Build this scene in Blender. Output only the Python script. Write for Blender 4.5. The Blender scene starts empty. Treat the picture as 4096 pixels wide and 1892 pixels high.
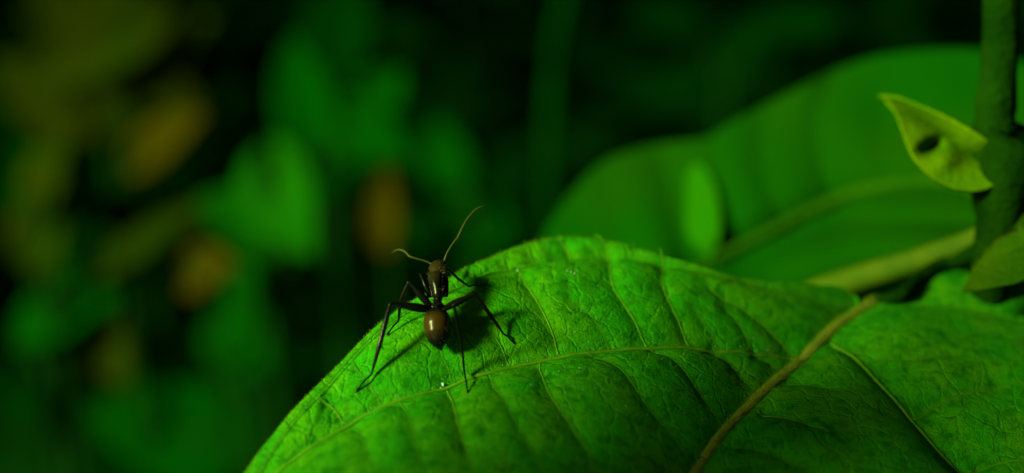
import bpy, math, random
import numpy as np
from mathutils import Vector, Matrix, kdtree

random.seed(7)
rng = np.random.default_rng(7)
scene = bpy.context.scene
scene.unit_settings.system = 'METRIC'
scene.unit_settings.scale_length = 0.01            # one unit is one centimetre
COL = scene.collection

# ------------------------------------------------------------------ camera, sky, sun, exposure
CAM = np.array([0.0, 0.0, 45.0])
PITCH = math.radians(20.0)
FW = np.array([0, math.cos(PITCH), -math.sin(PITCH)])
UP = np.array([0, math.sin(PITCH), math.cos(PITCH)])
RT = np.array([1.0, 0, 0])
cam = bpy.data.cameras.new('camera')
cam.sensor_width = 360.0
cam.lens = 480.0
cam.clip_start = 0.1
cam.clip_end = 2000.0
cam.dof.use_dof = True
cam.dof.focus_distance = 12.0
cam.dof.aperture_fstop = 1.0
cam_o = bpy.data.objects.new('camera', cam)
COL.objects.link(cam_o)
cam_o.location = CAM
cam_o.rotation_euler = (math.radians(90) - PITCH, 0, 0)
scene.camera = cam_o

SUN_DIR = Vector((-0.74, -0.49, 0.46)).normalized()      # towards the light
world = bpy.data.worlds.new('World')
scene.world = world
world.use_nodes = True
wn = world.node_tree
sky = wn.nodes.new('ShaderNodeTexSky')
sky.sky_type = 'NISHITA'
sky.sun_disc = False
sky.sun_elevation = math.asin(SUN_DIR.z)
sky.sun_rotation = math.atan2(SUN_DIR.x, SUN_DIR.y)
bg = wn.nodes['Background']
bg.inputs[1].default_value = 0.05
wn.links.new(sky.outputs[0], bg.inputs[0])
sun = bpy.data.lights.new('sun', 'SUN')
sun.energy = 5.0
sun.angle = math.radians(11)
sun.color = (1.0, 0.95, 0.84)
sun_o = bpy.data.objects.new('sun', sun)
COL.objects.link(sun_o)
sun_o.rotation_euler = SUN_DIR.to_track_quat('Z', 'Y').to_euler()
sun_o.location = (-60, -20, 110)

scene.view_settings.view_transform = 'Standard'
scene.view_settings.look = 'None'
scene.view_settings.exposure = 1.72
scene.view_settings.gamma = 1.0
scene.cycles.use_denoising = True
scene.cycles.max_bounces = 6

# ------------------------------------------------------------------ helpers
def ray(px, py):
    px = np.asarray(px, float); py = np.asarray(py, float)
    a = (px - 2048) / 4096 * 0.75
    b = (946 - py) / 4096 * 0.75
    return FW + a[..., None] * RT + b[..., None] * UP

def at(px, py, d):
    return CAM + ray(px, py) * np.asarray(d, float)[..., None]

def catmull(P, n):
    """smooth curve through P, resampled to n points evenly by length"""
    P = np.asarray(P, float)
    if len(P) == 2:
        t = np.linspace(0, 1, n)[:, None]
        return P[0] * (1 - t) + P[1] * t
    Q = np.vstack([2 * P[0] - P[1], P, 2 * P[-1] - P[-2]])
    out = []
    for i in range(1, len(Q) - 2):
        t = np.linspace(0, 1, 24, endpoint=False)[:, None]
        p0, p1, p2, p3 = Q[i - 1], Q[i], Q[i + 1], Q[i + 2]
        out.append(0.5 * (2 * p1 + (p2 - p0) * t + (2 * p0 - 5 * p1 + 4 * p2 - p3) * t ** 2
                          + (3 * p1 - p0 - 3 * p2 + p3) * t ** 3))
    C = np.vstack(out + [P[-1:]])
    s = np.r_[0, np.cumsum(np.linalg.norm(np.diff(C, axis=0), axis=1))]
    u = np.linspace(0, s[-1], n)
    return np.stack([np.interp(u, s, C[:, k]) for k in range(C.shape[1])], 1)

def mesh_obj(name, V, F, mat, parent=None, smooth=True, attrs=None):
    me = bpy.data.meshes.new(name)
    V = np.asarray(V, float)
    org = np.zeros(3)
    if parent is not None:
        org = np.array(ORIGIN[parent.name])
    me.from_pydata((V - org).tolist(), [], F if isinstance(F, list) else np.asarray(F).tolist())
    if smooth:
        me.polygons.foreach_set('use_smooth', [True] * len(me.polygons))
    for k, a in (attrs or {}).items():
        a = np.asarray(a, np.float32)
        if a.ndim == 1:
            at_ = me.attributes.new(k, 'FLOAT', 'POINT'); at_.data.foreach_set('value', a)
        else:
            at_ = me.attributes.new(k, 'FLOAT_COLOR', 'POINT')
            at_.data.foreach_set('color', np.c_[a, np.ones(len(a))].astype(np.float32).ravel())
    me.update()
    o = bpy.data.objects.new(name, me)
    COL.objects.link(o)
    if mat: me.materials.append(mat)
    if parent is not None: o.parent = parent
    ORIGIN[o.name] = org          # mesh coordinates of a child are relative to the root
    return o

ORIGIN = {}
def thing(name, label, cat, loc, group=None):
    o = bpy.data.objects.new(name, None)
    COL.objects.link(o)
    o.location = loc
    o.empty_display_size = 0.5
    o['label'] = label; o['category'] = cat
    if group: o['group'] = group
    ORIGIN[o.name] = np.array(loc, float)
    return o

def tag(o, label=None, cat=None, group=None, kind=None):
    if label: o['label'] = label
    if cat: o['category'] = cat
    if group: o['group'] = group
    if kind: o['kind'] = kind
    return o

def grid_faces(nu, nv, off=0):
    i, j = np.meshgrid(np.arange(nu - 1), np.arange(nv - 1), indexing='ij')
    a = (i * nv + j).ravel() + off
    return np.stack([a, a + nv, a + nv + 1, a + 1], 1)

def tube(P, R, seg=8, RH=None, up=None):
    """closed tube along P with radii R (and RH across, for oval sections)"""
    P = np.asarray(P, float); n = len(P)
    R = np.broadcast_to(np.asarray(R, float), (n,)); RH = R if RH is None else np.broadcast_to(np.asarray(RH, float), (n,))
    T = np.gradient(P, axis=0); T /= np.linalg.norm(T, axis=1)[:, None] + 1e-12
    ref = np.array(up if up is not None else (0.13, 0.21, 0.97), float)
    A = np.cross(T, ref); A /= np.linalg.norm(A, axis=1)[:, None] + 1e-12
    B = np.cross(A, T)
    th = np.linspace(0, 2 * np.pi, seg, endpoint=False)
    V = P[:, None] + A[:, None] * (np.cos(th)[None, :, None] * R[:, None, None]) + B[:, None] * (np.sin(th)[None, :, None] * RH[:, None, None])
    V = V.reshape(-1, 3)
    F = []
    for i in range(n - 1):
        for j in range(seg):
            k = (j + 1) % seg
            F.append((i * seg + j, i * seg + k, (i + 1) * seg + k, (i + 1) * seg + j))
    V = np.vstack([V, P[:1], P[-1:]])
    c0, c1 = n * seg, n * seg + 1
    for j in range(seg):
        k = (j + 1) % seg
        F.append((c0, k, j)); F.append((c1, (n - 1) * seg + j, (n - 1) * seg + k))
    return V, F

class Bag:
    def __init__(s): s.V, s.F, s.C, s.n = [], [], [], 0
    def add(s, V, F, c=None):
        V = np.asarray(V)
        s.V.append(V); s.F += [tuple(int(i) + s.n for i in f) for f in F]; s.n += len(V)
        if c is not None: s.C.append(np.broadcast_to(np.asarray(c, float), (len(V), 3)))
    def build(s, name, mat, parent=None, smooth=True):
        at_ = {'tint': np.vstack(s.C)} if s.C else None
        return mesh_obj(name, np.vstack(s.V), s.F, mat, parent, smooth, at_)

def fuzz(name, P, D, length, width, mat, parent, jitter=0.5):
    """short hairs: one slim triangle each"""
    n = len(P)
    D = D + rng.normal(0, jitter, (n, 3)); D /= np.linalg.norm(D, axis=1)[:, None]
    S = np.cross(D, rng.normal(0, 1, (n, 3))); S /= np.linalg.norm(S, axis=1)[:, None]
    L = length * rng.uniform(0.5, 1.3, n)[:, None]
    V = np.stack([P - S * width / 2, P + S * width / 2, P + D * L], 1).reshape(-1, 3)
    F = np.arange(3 * n).reshape(-1, 3)
    o = mesh_obj(name, V, F, mat, parent, False)
    o['kind'] = 'stuff'
    return o

# ------------------------------------------------------------------ materials
def new_mat(name):
    m = bpy.data.materials.new(name); m.use_nodes = True
    nt = m.node_tree
    return m, nt, nt.nodes['Principled BSDF'], nt.nodes['Material Output']

def N(nt, t, **kw):
    n = nt.nodes.new(t)
    for k, v in kw.items():
        if k.startswith('i_'):
            key = k[2:]
            n.inputs[int(key) if key.isdigit() else key.replace('_', ' ')].default_value = v
        else: setattr(n, k, v)
    return n

def mixc(nt, fac, a, b):
    m = N(nt, 'ShaderNodeMix', data_type='RGBA')
    for s, v in ((m.inputs[0], fac), (m.inputs[6], a), (m.inputs[7], b)):
        if isinstance(v, bpy.types.NodeSocket): nt.links.new(v, s)
        elif isinstance(v, (int, float)): s.default_value = v
        else: s.default_value = (*v, 1)
    return m.outputs[2]

def ramp(nt, sock, lo, hi):
    m = N(nt, 'ShaderNodeMapRange', i_1=lo, i_2=hi)
    m.interpolation_type = 'SMOOTHSTEP'
    nt.links.new(sock, m.inputs[0]); return m.outputs[0]

def plain(name, c1, c2=None, scale=3.0, rough=0.6, spec=0.3, bump=0.0, bscale=20.0, trans=0.0, spec_tint=None):
    m, nt, p, out = new_mat(name)
    tc = N(nt, 'ShaderNodeTexCoord')
    nz = N(nt, 'ShaderNodeTexNoise', i_Scale=scale, i_Detail=4.0)
    nt.links.new(tc.outputs['Object'], nz.inputs['Vector'])
    col = mixc(nt, ramp(nt, nz.outputs[0], 0.32, 0.68), c1, c2 or [x * 0.7 for x in c1])
    nt.links.new(col, p.inputs['Base Color'])
    p.inputs['Roughness'].default_value = rough
    p.inputs['Specular IOR Level'].default_value = spec
    if spec_tint: p.inputs['Specular Tint'].default_value = (*spec_tint, 1)
    if bump:
        nb = N(nt, 'ShaderNodeTexNoise', i_Scale=bscale, i_Detail=3.0)
        nt.links.new(tc.outputs['Object'], nb.inputs['Vector'])
        b = N(nt, 'ShaderNodeBump', i_Strength=bump, i_Distance=0.05)
        nt.links.new(nb.outputs[0], b.inputs['Height']); nt.links.new(b.outputs[0], p.inputs['Normal'])
    if trans:
        tr = N(nt, 'ShaderNodeBsdfTranslucent'); nt.links.new(col, tr.inputs[0])
        mx = N(nt, 'ShaderNodeMixShader', i_0=trans)
        nt.links.new(p.outputs[0], mx.inputs[1]); nt.links.new(tr.outputs[0], mx.inputs[2])
        nt.links.new(mx.outputs[0], out.inputs[0])
    return m

def main_leaf_mat():
    m, nt, p, out = new_mat('quilted_leaf')
    L = nt.links.new
    tc = N(nt, 'ShaderNodeTexCoord')
    warp = N(nt, 'ShaderNodeTexNoise', i_Scale=6.0, i_Detail=3.0)
    L(tc.outputs['Object'], warp.inputs['Vector'])
    wv = N(nt, 'ShaderNodeVectorMath', operation='SCALE'); wv.inputs[3].default_value = 0.16
    L(warp.outputs['Color'], wv.inputs[0])
    av = N(nt, 'ShaderNodeVectorMath', operation='ADD')
    L(tc.outputs['Object'], av.inputs[0]); L(wv.outputs[0], av.inputs[1])
    vo = N(nt, 'ShaderNodeTexVoronoi', feature='DISTANCE_TO_EDGE', voronoi_dimensions='2D', i_Scale=4.0)
    L(av.outputs[0], vo.inputs['Vector'])
    vo2 = N(nt, 'ShaderNodeTexVoronoi', feature='DISTANCE_TO_EDGE', voronoi_dimensions='2D', i_Scale=12.0)
    L(av.outputs[0], vo2.inputs['Vector'])
    e1 = ramp(nt, vo.outputs['Distance'], 0.0, 0.07)
    e2 = ramp(nt, vo2.outputs['Distance'], 0.0, 0.10)
    n1 = N(nt, 'ShaderNodeTexNoise', i_Scale=1.6, i_Detail=5.0, i_Roughness=0.6); L(tc.outputs['Object'], n1.inputs['Vector'])
    n2 = N(nt, 'ShaderNodeTexNoise', i_Scale=9.0, i_Detail=6.0, i_Roughness=0.65); L(av.outputs[0], n2.inputs['Vector'])
    n3 = N(nt, 'ShaderNodeTexNoise', i_Scale=45.0, i_Detail=4.0, i_Roughness=0.7); L(tc.outputs['Object'], n3.inputs['Vector'])
    c = mixc(nt, ramp(nt, n1.outputs[0], 0.38, 0.66), (0.011, 0.185, 0.0008), (0.032, 0.195, 0.0006))
    c = mixc(nt, ramp(nt, n2.outputs[0], 0.28, 0.58), (0.004, 0.092, 0.0006), c)
    # pale fine venation, thin dark grain
    sub = N(nt, 'ShaderNodeMath', operation='MULTIPLY_ADD', i_1=-0.26, i_2=0.26); L(e1, sub.inputs[0])
    c = mixc(nt, sub.outputs[0], c, (0.030, 0.20, 0.003))
    g = N(nt, 'ShaderNodeMath', operation='MULTIPLY', i_1=0.75); L(ramp(nt, n3.outputs[0], 0.52, 0.72), g.inputs[0])
    c = mixc(nt, g.outputs[0], c, (0.002, 0.05, 0.0004))
    at_ = N(nt, 'ShaderNodeAttribute', attribute_name='vein')
    c = mixc(nt, at_.outputs['Fac'], c, (0.025, 0.14, 0.002))
    L(c, p.inputs['Base Color'])
    p.inputs['Roughness'].default_value = 0.55
    p.inputs['Specular IOR Level'].default_value = 0.02
    p.inputs['Specular Tint'].default_value = (0.4, 1.0, 0.2, 1)
    # relief
    h = N(nt, 'ShaderNodeMath', operation='MULTIPLY', i_1=0.42); L(e1, h.inputs[0])
    h2 = N(nt, 'ShaderNodeMath', operation='MULTIPLY_ADD', i_1=0.22); L(e2, h2.inputs[0]); L(h.outputs[0], h2.inputs[2])
    h3 = N(nt, 'ShaderNodeMath', operation='MULTIPLY_ADD', i_1=0.8); L(n3.outputs[0], h3.inputs[0]); L(h2.outputs[0], h3.inputs[2])
    h4 = N(nt, 'ShaderNodeMath', operation='MULTIPLY_ADD', i_1=1.2); L(n2.outputs[0], h4.inputs[0]); L(h3.outputs[0], h4.inputs[2])
    b = N(nt, 'ShaderNodeBump', i_Strength=0.85, i_Distance=0.018)
    L(h4.outputs[0], b.inputs['Height']); L(b.outputs[0], p.inputs['Normal'])
    tr = N(nt, 'ShaderNodeBsdfTranslucent'); L(c, tr.inputs[0])
    mx = N(nt, 'ShaderNodeMixShader', i_0=0.10)
    L(p.outputs[0], mx.inputs[1]); L(tr.outputs[0], mx.inputs[2]); L(mx.outputs[0], out.inputs[0])
    return m

GT = (0.5, 1.0, 0.45)
M_LEAF = main_leaf_mat()
M_MIDRIB = plain('midrib_skin', (0.105, 0.155, 0.005), (0.075, 0.135, 0.005), 5, 0.7, 0.02, 0.35, 60)
M_VEIN = plain('vein_skin', (0.024, 0.13, 0.001), (0.014, 0.11, 0.001), 5, 0.7, 0.02)
M_VEIN2 = plain('side_vein_skin', (0.045, 0.16, 0.002), (0.03, 0.13, 0.002), 6, 0.7, 0.0)
M_HAIR = plain('plant_hair', (0.075, 0.14, 0.002), (0.05, 0.12, 0.002), 5, 0.6, 0.02)
M_STEM = plain('stem_skin', (0.003, 0.020, 0.0002), (0.0015, 0.012, 0.0002), 2, 0.7, 0.0, 0.8, 12)
M_BRACT = plain('young_leaf', (0.050, 0.125, 0.0003), (0.026, 0.10, 0.0003), 1.6, 0.6, 0.0, 0.5, 14, 0.2)
M_PET = plain('pale_petiole', (0.028, 0.060, 0.0003), (0.016, 0.050, 0.0003), 2, 0.6, 0.02)
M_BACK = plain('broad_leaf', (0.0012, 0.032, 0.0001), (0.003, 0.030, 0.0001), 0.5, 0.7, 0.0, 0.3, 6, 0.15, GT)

# ------------------------------------------------------------------ the big leaf: a height field z = f(x, y)
ANT = at(1750, 1240, 12.0)
def f0(x, y):
    X = x - ANT[0]; Y = y - ANT[1]
    Yc = np.minimum(Y, 1.4)
    zy = 0.36 * Yc - np.where(Y > 0, 0.085, 0.02) * Yc ** 2 + (0.36 - 0.17 * 1.4) * (Y - Yc)
    zx = np.where(X < 0, -0.10 * X ** 2, np.where(X < 2.4, -0.046 * X ** 2, -0.046 * 2.4 ** 2 - 0.2208 * (X - 2.4)))
    return ANT[2] + zy + zx

def hit(px, py, h=0.0, f=f0):
    """where the view ray through a pixel meets the leaf raised by h"""
    px = np.atleast_1d(np.asarray(px, float)); py = np.atleast_1d(np.asarray(py, float))
    D = ray(px, py)
    def first(ts, fn):                                  # ts: one row of distances per ray
        P = CAM + D[:, None] * ts[..., None]
        g = P[..., 2] - fn(P[..., 0], P[..., 1]) - h
        out = np.empty(len(px))
        for i in range(len(px)):
            s = np.where((g[i, :-1] > 0) & (g[i, 1:] <= 0))[0]
            if len(s):
                k = s[0]; w = g[i, k] / (g[i, k] - g[i, k + 1]); out[i] = ts[i, k] + w * (ts[i, k + 1] - ts[i, k])
            else:
                out[i] = ts[i, np.argmin(g[i])]
        return out
    t = first(np.broadcast_to(np.linspace(6, 22, 900), (len(px), 900)), f0)
    if f is not f0:
        t = first(t[:, None] + np.linspace(-0.5, 0.9, 90)[None], f)
    return CAM + D * t[:, None]

def hitp(pts, h=0.0, f=f0):
    pts = np.asarray(pts, float)
    return hit(pts[:, 0], pts[:, 1], h, f)

# midrib and margins in the leaf's own ground plan
MID_PX = [(3500, 1212), (3400, 1272), (3290, 1350), (3150, 1470), (3005, 1610), (2885, 1745), (2790, 1885)]
mid_xy = np.vstack([hitp(MID_PX)[:, :2], [(0.35, 8.1), (-0.75, 6.4), (-1.7, 4.7), (-2.4, 3.4)]])
LM_PX = [(3440, 1235), (3428, 1190), (3400, 1150), (3330, 1122), (3150, 1106), (2900, 1072), (2650, 1002), (2450, 945), (2270, 926),
         (2100, 955), (1900, 1030), (1760, 1112), (1600, 1205), (1450, 1325), (1250, 1525), (1100, 1690), (950, 1890)]
lm_xy = np.vstack([mid_xy[:1], hitp(LM_PX)[:, :2], [(-3.0, 8.3), (-3.35, 6.9), (-3.1, 5.2), (-2.4, 3.4)]])
RM_PX = [(3530, 1180), (3600, 1150), (3700, 1112), (3850, 1075), (4020, 1060), (4200, 1075)]
rm_h = hitp(RM_PX)[:, :2]
rm_xy = np.vstack([mid_xy[:1], rm_h, [(6.9, 12.6), (7.6, 11.6), (7.7, 10.2), (6.7, 8.3), (4.6, 6.3), (1.6, 4.6), (-2.4, 3.4)]])

# veins: pixels, valley depth, valley width, tube radius
VEINS = []
VPX = []
def vein(px, A, w, r0, r1, kind): VPX.append(px); VEINS.append([hitp(px)[:, :2], A, w, r0, r1, kind])
vein([(3200, 1402), (3000, 1388), (2800, 1372), (2500, 1375), (2300, 1392), (2100, 1428), (1900, 1478), (1700, 1542),
      (1450, 1640), (1250, 1762), (1080, 1890)], 0.30, 0.34, 0.024, 0.014, 'side_vein')
vein([(3440, 1236), (3300, 1190), (3150, 1150), (2980, 1112), (2800, 1075), (2600, 1040), (2430, 1028), (2250, 1040), (2100, 1066),
      (1950, 1092), (1820, 1150), (1700, 1200), (1580, 1262), (1420, 1400), (1250, 1580), (1150, 1690), (1010, 1890)], 0.075, 0.11, 0.010, 0.006, 'side_vein')
vein([(3330, 1352), (3420, 1420), (3530, 1540), (3650, 1670), (3750, 1780), (3850, 1885)], 0.28, 0.34, 0.030, 0.022, 'side_vein')
vein([(3505, 1214), (3600, 1204), (3700, 1203), (3820, 1216), (3950, 1240), (4096, 1275), (4300, 1330)], 0.12, 0.18, 0.016, 0.012, 'side_vein')
T = 0.068; W = 0.12
for px, s in [
    ([(3190, 1395), (3080, 1290), (2960, 1205), (2850, 1150), (2822, 1095)], 1.0),
    ([(3020, 1385), (2975, 1300), (2920, 1240), (2850, 1190)], 0.8),
    ([(2880, 1376), (2850, 1310), (2790, 1230), (2740, 1180)], 0.7),
    ([(2760, 1370), (2720, 1270), (2675, 1190), (2650, 1120), (2655, 1050), (2640, 990)], 1.1),
    ([(2590, 1370), (2545, 1270), (2480, 1180), (2447, 1120), (2437, 1030), (2420, 965), (2380, 935)], 1.2),
    ([(2440, 1372), (2400, 1290), (2330, 1220), (2240, 1200)], 0.6),
    ([(2233, 1400), (2215, 1320), (2165, 1220), (2100, 1120), (2072, 1070)], 1.25),
    ([(2040, 1440), (2005, 1360), (1950, 1285), (1900, 1180)], 0.9),
    ([(1806, 1500), (1795, 1450), (1770, 1400), (1755, 1300)], 0.7),
    ([(1535, 1600), (1500, 1545), (1455, 1490), (1400, 1430)], 0.8),
    ([(1375, 1668), (1350, 1625), (1310, 1590), (1270, 1575)], 1.1),
    ([(2140, 1058), (2120, 1010), (2095, 960)], 0.9),
    ([(2290, 1036), (2265, 985), (2235, 938)], 1.0),
    ([(2220, 1045), (2195, 985), (2180, 950)], 0.5),
    ([(2545, 1040), (2540, 1000), (2530, 960)], 0.6),
    ([(2030, 1080), (2012, 1040), (2000, 995)], 0.6),
    ([(1900, 1110), (1880, 1080), (1860, 1060)], 0.6),
    ([(2430, 1110), (2340, 1190), (2240, 1200), (2170, 1225)], 0.35),
    ([(2650, 1130), (2580, 1180), (2500, 1190)], 0.35),
    ([(2270, 1090), (2275, 1160), (2285, 1215)], 0.4),
    # below the long side vein
    ([(2160, 1418), (2165, 1500), (2200, 1580), (2280, 1690), (2350, 1800), (2380, 1890)], 1.1),
    ([(1785, 1520), (1805, 1600), (1835, 1700), (1865, 1800), (1890, 1890)], 1.2),
    ([(1405, 1660), (1440, 1740), (1470, 1820), (1490, 1890)], 0.9),
    ([(2350, 1390), (2480, 1480), (2580, 1600), (2700, 1740), (2760, 1830)], 0.9),
    ([(2600, 1374), (2700, 1450), (2800, 1560), (2890, 1690)], 0.9),
    ([(2820, 1375), (2900, 1440), (2960, 1500), (3030, 1560)], 0.8),
    ([(3000, 1390), (3060, 1430), (3120, 1480)], 0.6),
    ([(1600, 1580), (1640, 1680), (1670, 1790), (1690, 1890)], 0.7),
    ([(1960, 1465), (1985, 1560), (2060, 1680), (2130, 1800), (2180, 1890)], 0.7),
    # right half
    ([(3450, 1446), (3560, 1412), (3700, 1378), (3900, 1340), (4096, 1300)], 0.9),
    ([(3510, 1506), (3600, 1460), (3700, 1430), (3900, 1410)], 0.9),
    ([(3655, 1660), (3740, 1610), (3900, 1560), (4096, 1520)], 1.2),
    ([(3880, 1870), (3960, 1845), (4096, 1828), (4250, 1815)], 1.2),
    ([(3030, 1640), (3140, 1668), (3250, 1700), (3310, 1722)], 1.1),
    ([(3310, 1722), (3450, 1690), (3560, 1662), (3625, 1655)], 1.1),
    ([(3115, 1530), (3240, 1540), (3370, 1560), (3500, 1550)], 0.7),
    ([(2900, 1770), (3040, 1800), (3180, 1850), (3260, 1890)], 0.8),
    ([(3320, 1370), (3420, 1390), (3520, 1380)], 0.5),
]:
    vein(px, T * s, W * (0.7 + 0.3 * s), 0.011 * s, 0.005 * s, 'cross_vein')
CURVES = []
def rebuild():
    CURVES.clear()
    for xy, A, w, r0, r1, kind in VEINS:
        CURVES.append((catmull(xy, max(14, len(xy) * 7)), A, w))
    CURVES.append((catmull(mid_xy, 120), 0.40, 0.50))

def relief(x, y):
    """valleys along the veins; also returns how close a point is to a vein"""
    shp = np.shape(x); x = np.ravel(np.asarray(x, float)); y = np.ravel(np.asarray(y, float))
    out = np.zeros(len(x)); fine = np.zeros(len(x)); near = np.zeros(len(x))
    for C, A, w in CURVES:
        m = 4.5 * w
        k = np.where((x > C[:, 0].min() - m) & (x < C[:, 0].max() + m) & (y > C[:, 1].min() - m) & (y < C[:, 1].max() + m))[0]
        if not len(k): continue
        dm = np.min((x[k][:, None] - C[::5, 0]) ** 2 + (y[k][:, None] - C[::5, 1]) ** 2, 1) if len(k) < 400000 else None
        k = k[dm < (m + 0.35) ** 2]
        if not len(k): continue
        X, Y = x[k], y[k]
        best = np.full(len(k), 1e9); bt = np.zeros(len(k))
        n = len(C) - 1
        for i in range(n):
            a, b = C[i], C[i + 1]; d = b - a; l2 = d @ d + 1e-12
            t = np.clip(((X - a[0]) * d[0] + (Y - a[1]) * d[1]) / l2, 0, 1)
            q = (X - a[0] - t * d[0]) ** 2 + (Y - a[1] - t * d[1]) ** 2
            u = q < best
            best = np.where(u, q, best); bt = np.where(u, (i + t) / n, bt)
        dist = np.sqrt(best)
        fade = np.clip((1 - bt) / 0.25, 0.15, 1) if A < 0.1 else 1.0
        val = A * fade * np.exp(-np.sqrt(dist ** 2 + 0.0004) / w)
        if A > 0.1: out[k] += val ** 2.2
        else: fine[k] += val * np.clip(0.25 + bt / 0.10, 0.0, 1)
        near[k] = np.maximum(near[k], 0.5 * np.exp(-(dist / 0.012) ** 2))
    out = -out ** (1 / 2.2) - fine
    return out.reshape(shp), near.reshape(shp)

def swell(x, y):
    return 0.030 * np.sin(2.1 * x + 1.3 * y + 0.6) * np.sin(1.7 * y - 0.8 * x) + 0.012 * np.sin(5.2 * x - 2.3 * y) * np.sin(4.4 * y + 1.9 * x + 1.0)

def ff(x, y):
    return f0(x, y) + relief(x, y)[0] + swell(x, y)

for _ in range(4):                                  # settle veins and edges where the view has them, valleys included
    rebuild()
    for v_, px in zip(VEINS, VPX): v_[0] = 0.5 * v_[0] + 0.5 * hitp(px, 0.0, ff)[:, :2]
    mid_xy[:len(MID_PX)] = hitp(MID_PX, -0.40)[:, :2]
    lm_xy[1:1 + len(LM_PX)] = 0.5 * lm_xy[1:1 + len(LM_PX)] + 0.5 * hitp(LM_PX, 0.0, ff)[:, :2]
    rm_xy[1:1 + len(RM_PX)] = 0.5 * rm_xy[1:1 + len(RM_PX)] + 0.5 * hitp(RM_PX, 0.0, ff)[:, :2]
    lm_xy[0] = rm_xy[0] = mid_xy[0]
rebuild()

def half(margin_xy, nu_vis, nu_rest, nv, cut):
    u = np.r_[np.linspace(0, cut, nu_vis), np.linspace(cut, 1, nu_rest + 1)[1:]]
    Mc = catmull(mid_xy, 1500); Ec = catmull(margin_xy, 1500)
    ui = u * 1499
    g = lambda C: np.stack([np.interp(ui, np.arange(1500), C[:, k]) for k in (0, 1)], 1)
    # the midrib runs slower than the margin near the base
    um = (u ** 1.25) * 1499
    m_ = np.stack([np.interp(um, np.arange(1500), Mc[:, k]) for k in (0, 1)], 1)
    e_ = g(Ec)
    v = np.linspace(0, 1, nv)
    P = m_[:, None] * (1 - v)[None, :, None] + e_[:, None] * v[None, :, None]
    # little unevenness of the edge
    return P, v

def leaf_surface(margin, nu_vis, nu_rest, nv, cut):
    P, v = half(margin, nu_vis, nu_rest, nv, cut)
    x, y = P[..., 0], P[..., 1]
    r, near = relief(x, y)
    z = f0(x, y) + r + swell(x, y)
    vv = np.clip((v - 0.86) / 0.14, 0, 1)[None, :]
    z = z - 0.05 * vv ** 2
    return np.stack([x, y, z], -1), near

STEM_PX = [(4030, -3600, 13.2), (4008, -700, 13.4), (4006, 0, 13.6), (3992, 300, 13.7), (3978, 520, 13.7), (3978, 700, 13.8), (3985, 880, 13.8), (3975, 1010, 13.8)]
stem_top = np.array([at(a, b, d) for a, b, d in STEM_PX])
stem_base = np.array([stem_top[-1][0] - 1.0, stem_top[-1][1] + 1.5, -0.3])
shrub = thing('broadleaf_shrub', 'hairy-stemmed shrub with the large quilted green leaf the ant stands on', 'shrub', (stem_base[0], stem_base[1], 0.0))

PL, near_l = leaf_surface(lm_xy, 470, 60, 250, 0.66)
PR, near_r = leaf_surface(rm_xy, 300, 60, 200, 0.60)
nl = PL.shape[0] * PL.shape[1]
V = np.vstack([PL.reshape(-1, 3), PR.reshape(-1, 3)])
FL = grid_faces(*PL.shape[:2])[:, ::-1]
FR = grid_faces(*PR.shape[:2], off=nl)
leaf = mesh_obj('leaf', V, np.vstack([FL, FR]), M_LEAF, shrub, True, {'vein': np.r_[near_l.ravel(), near_r.ravel()]})
tag(leaf, 'large green quilted leaf with sunken veins carrying the ant')
sol = leaf.modifiers.new('thickness', 'SOLIDIFY'); sol.thickness = 0.02; sol.offset = -1

# midrib with its hairs, side veins
mp = catmull(mid_xy, 150)
mz = ff(mp[:, 0], mp[:, 1])
k = np.linspace(0, 1, 150)
mr = 0.060 * (1 - k) ** 1.1 + 0.010
mid3 = np.c_[mp, mz - 0.10 * mr]
Vm, Fm = tube(mid3, mr, 14, mr * 0.75)
Vm = Vm + rng.normal(0, 0.0012, Vm.shape)
mid_o = mesh_obj('midrib', Vm, Fm, M_MIDRIB, leaf)
ii = rng.integers(0, 95, 5200)
th = rng.uniform(0, np.pi, len(ii))
tan = np.gradient(mid3, axis=0); tan /= np.linalg.norm(tan, axis=1)[:, None]
sd = np.cross(tan, (0, 0, 1.0)); sd /= np.linalg.norm(sd, axis=1)[:, None]
nd = sd[ii] * np.cos(th)[:, None] + np.array([0, 0, 1.0]) * np.sin(th)[:, None]
pp = mid3[ii] + (mid3[np.minimum(ii + 1, 149)] - mid3[ii]) * rng.uniform(0, 1, len(ii))[:, None] + nd * mr[ii][:, None] * 0.92
fuzz('midrib_hair', pp, nd - 0.4 * tan[ii], 0.036, 0.0035, M_HAIR, leaf, 0.35)
for xy, A, w, r0, r1, kind in VEINS:
    n = max(18, len(xy) * 9)
    C = catmull(xy, n)
    z = ff(C[:, 0], C[:, 1])
    R = (1.0 if A > 0.2 else 0.7) * np.linspace(r0, r1, n) * (1 + 0.12 * np.sin(np.arange(n) * 1.7))
    P3 = np.c_[C, z - 0.1 * R]
    o = mesh_obj(kind, *tube(P3, R, 6), M_VEIN2 if (A > 0.2 or A > 0.062 and kind == 'cross_vein') else M_VEIN, leaf)
    if A > 0.1:
        j = rng.integers(0, n, 900)
        d_ = np.array([0, 0, 1.0]) + rng.normal(0, 0.5, (900, 3))
        fuzz('vein_hair', P3[j] + rng.normal(0, 0.5, (900, 3)) * R[j][:, None], d_, 0.022, 0.003, M_HAIR, leaf, 0.4)
# downy edge
e = PL[:420, -1]
j = rng.integers(0, 420, 2600)
fuzz('edge_hair', e[j], np.array([0, 0.6, 0.7]) + np.zeros((2600, 3)), 0.022, 0.003, M_HAIR, leaf, 0.5)
# fine hairs and grains over the blade
j = rng.integers(0, 460 * 250, 2600)
q = PL.reshape(-1, 3)[j]
fuzz('blade_hair', q, np.array([0, -0.3, 0.9]) + np.zeros((len(q), 3)), 0.018, 0.003, M_HAIR, leaf, 0.6)

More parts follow.
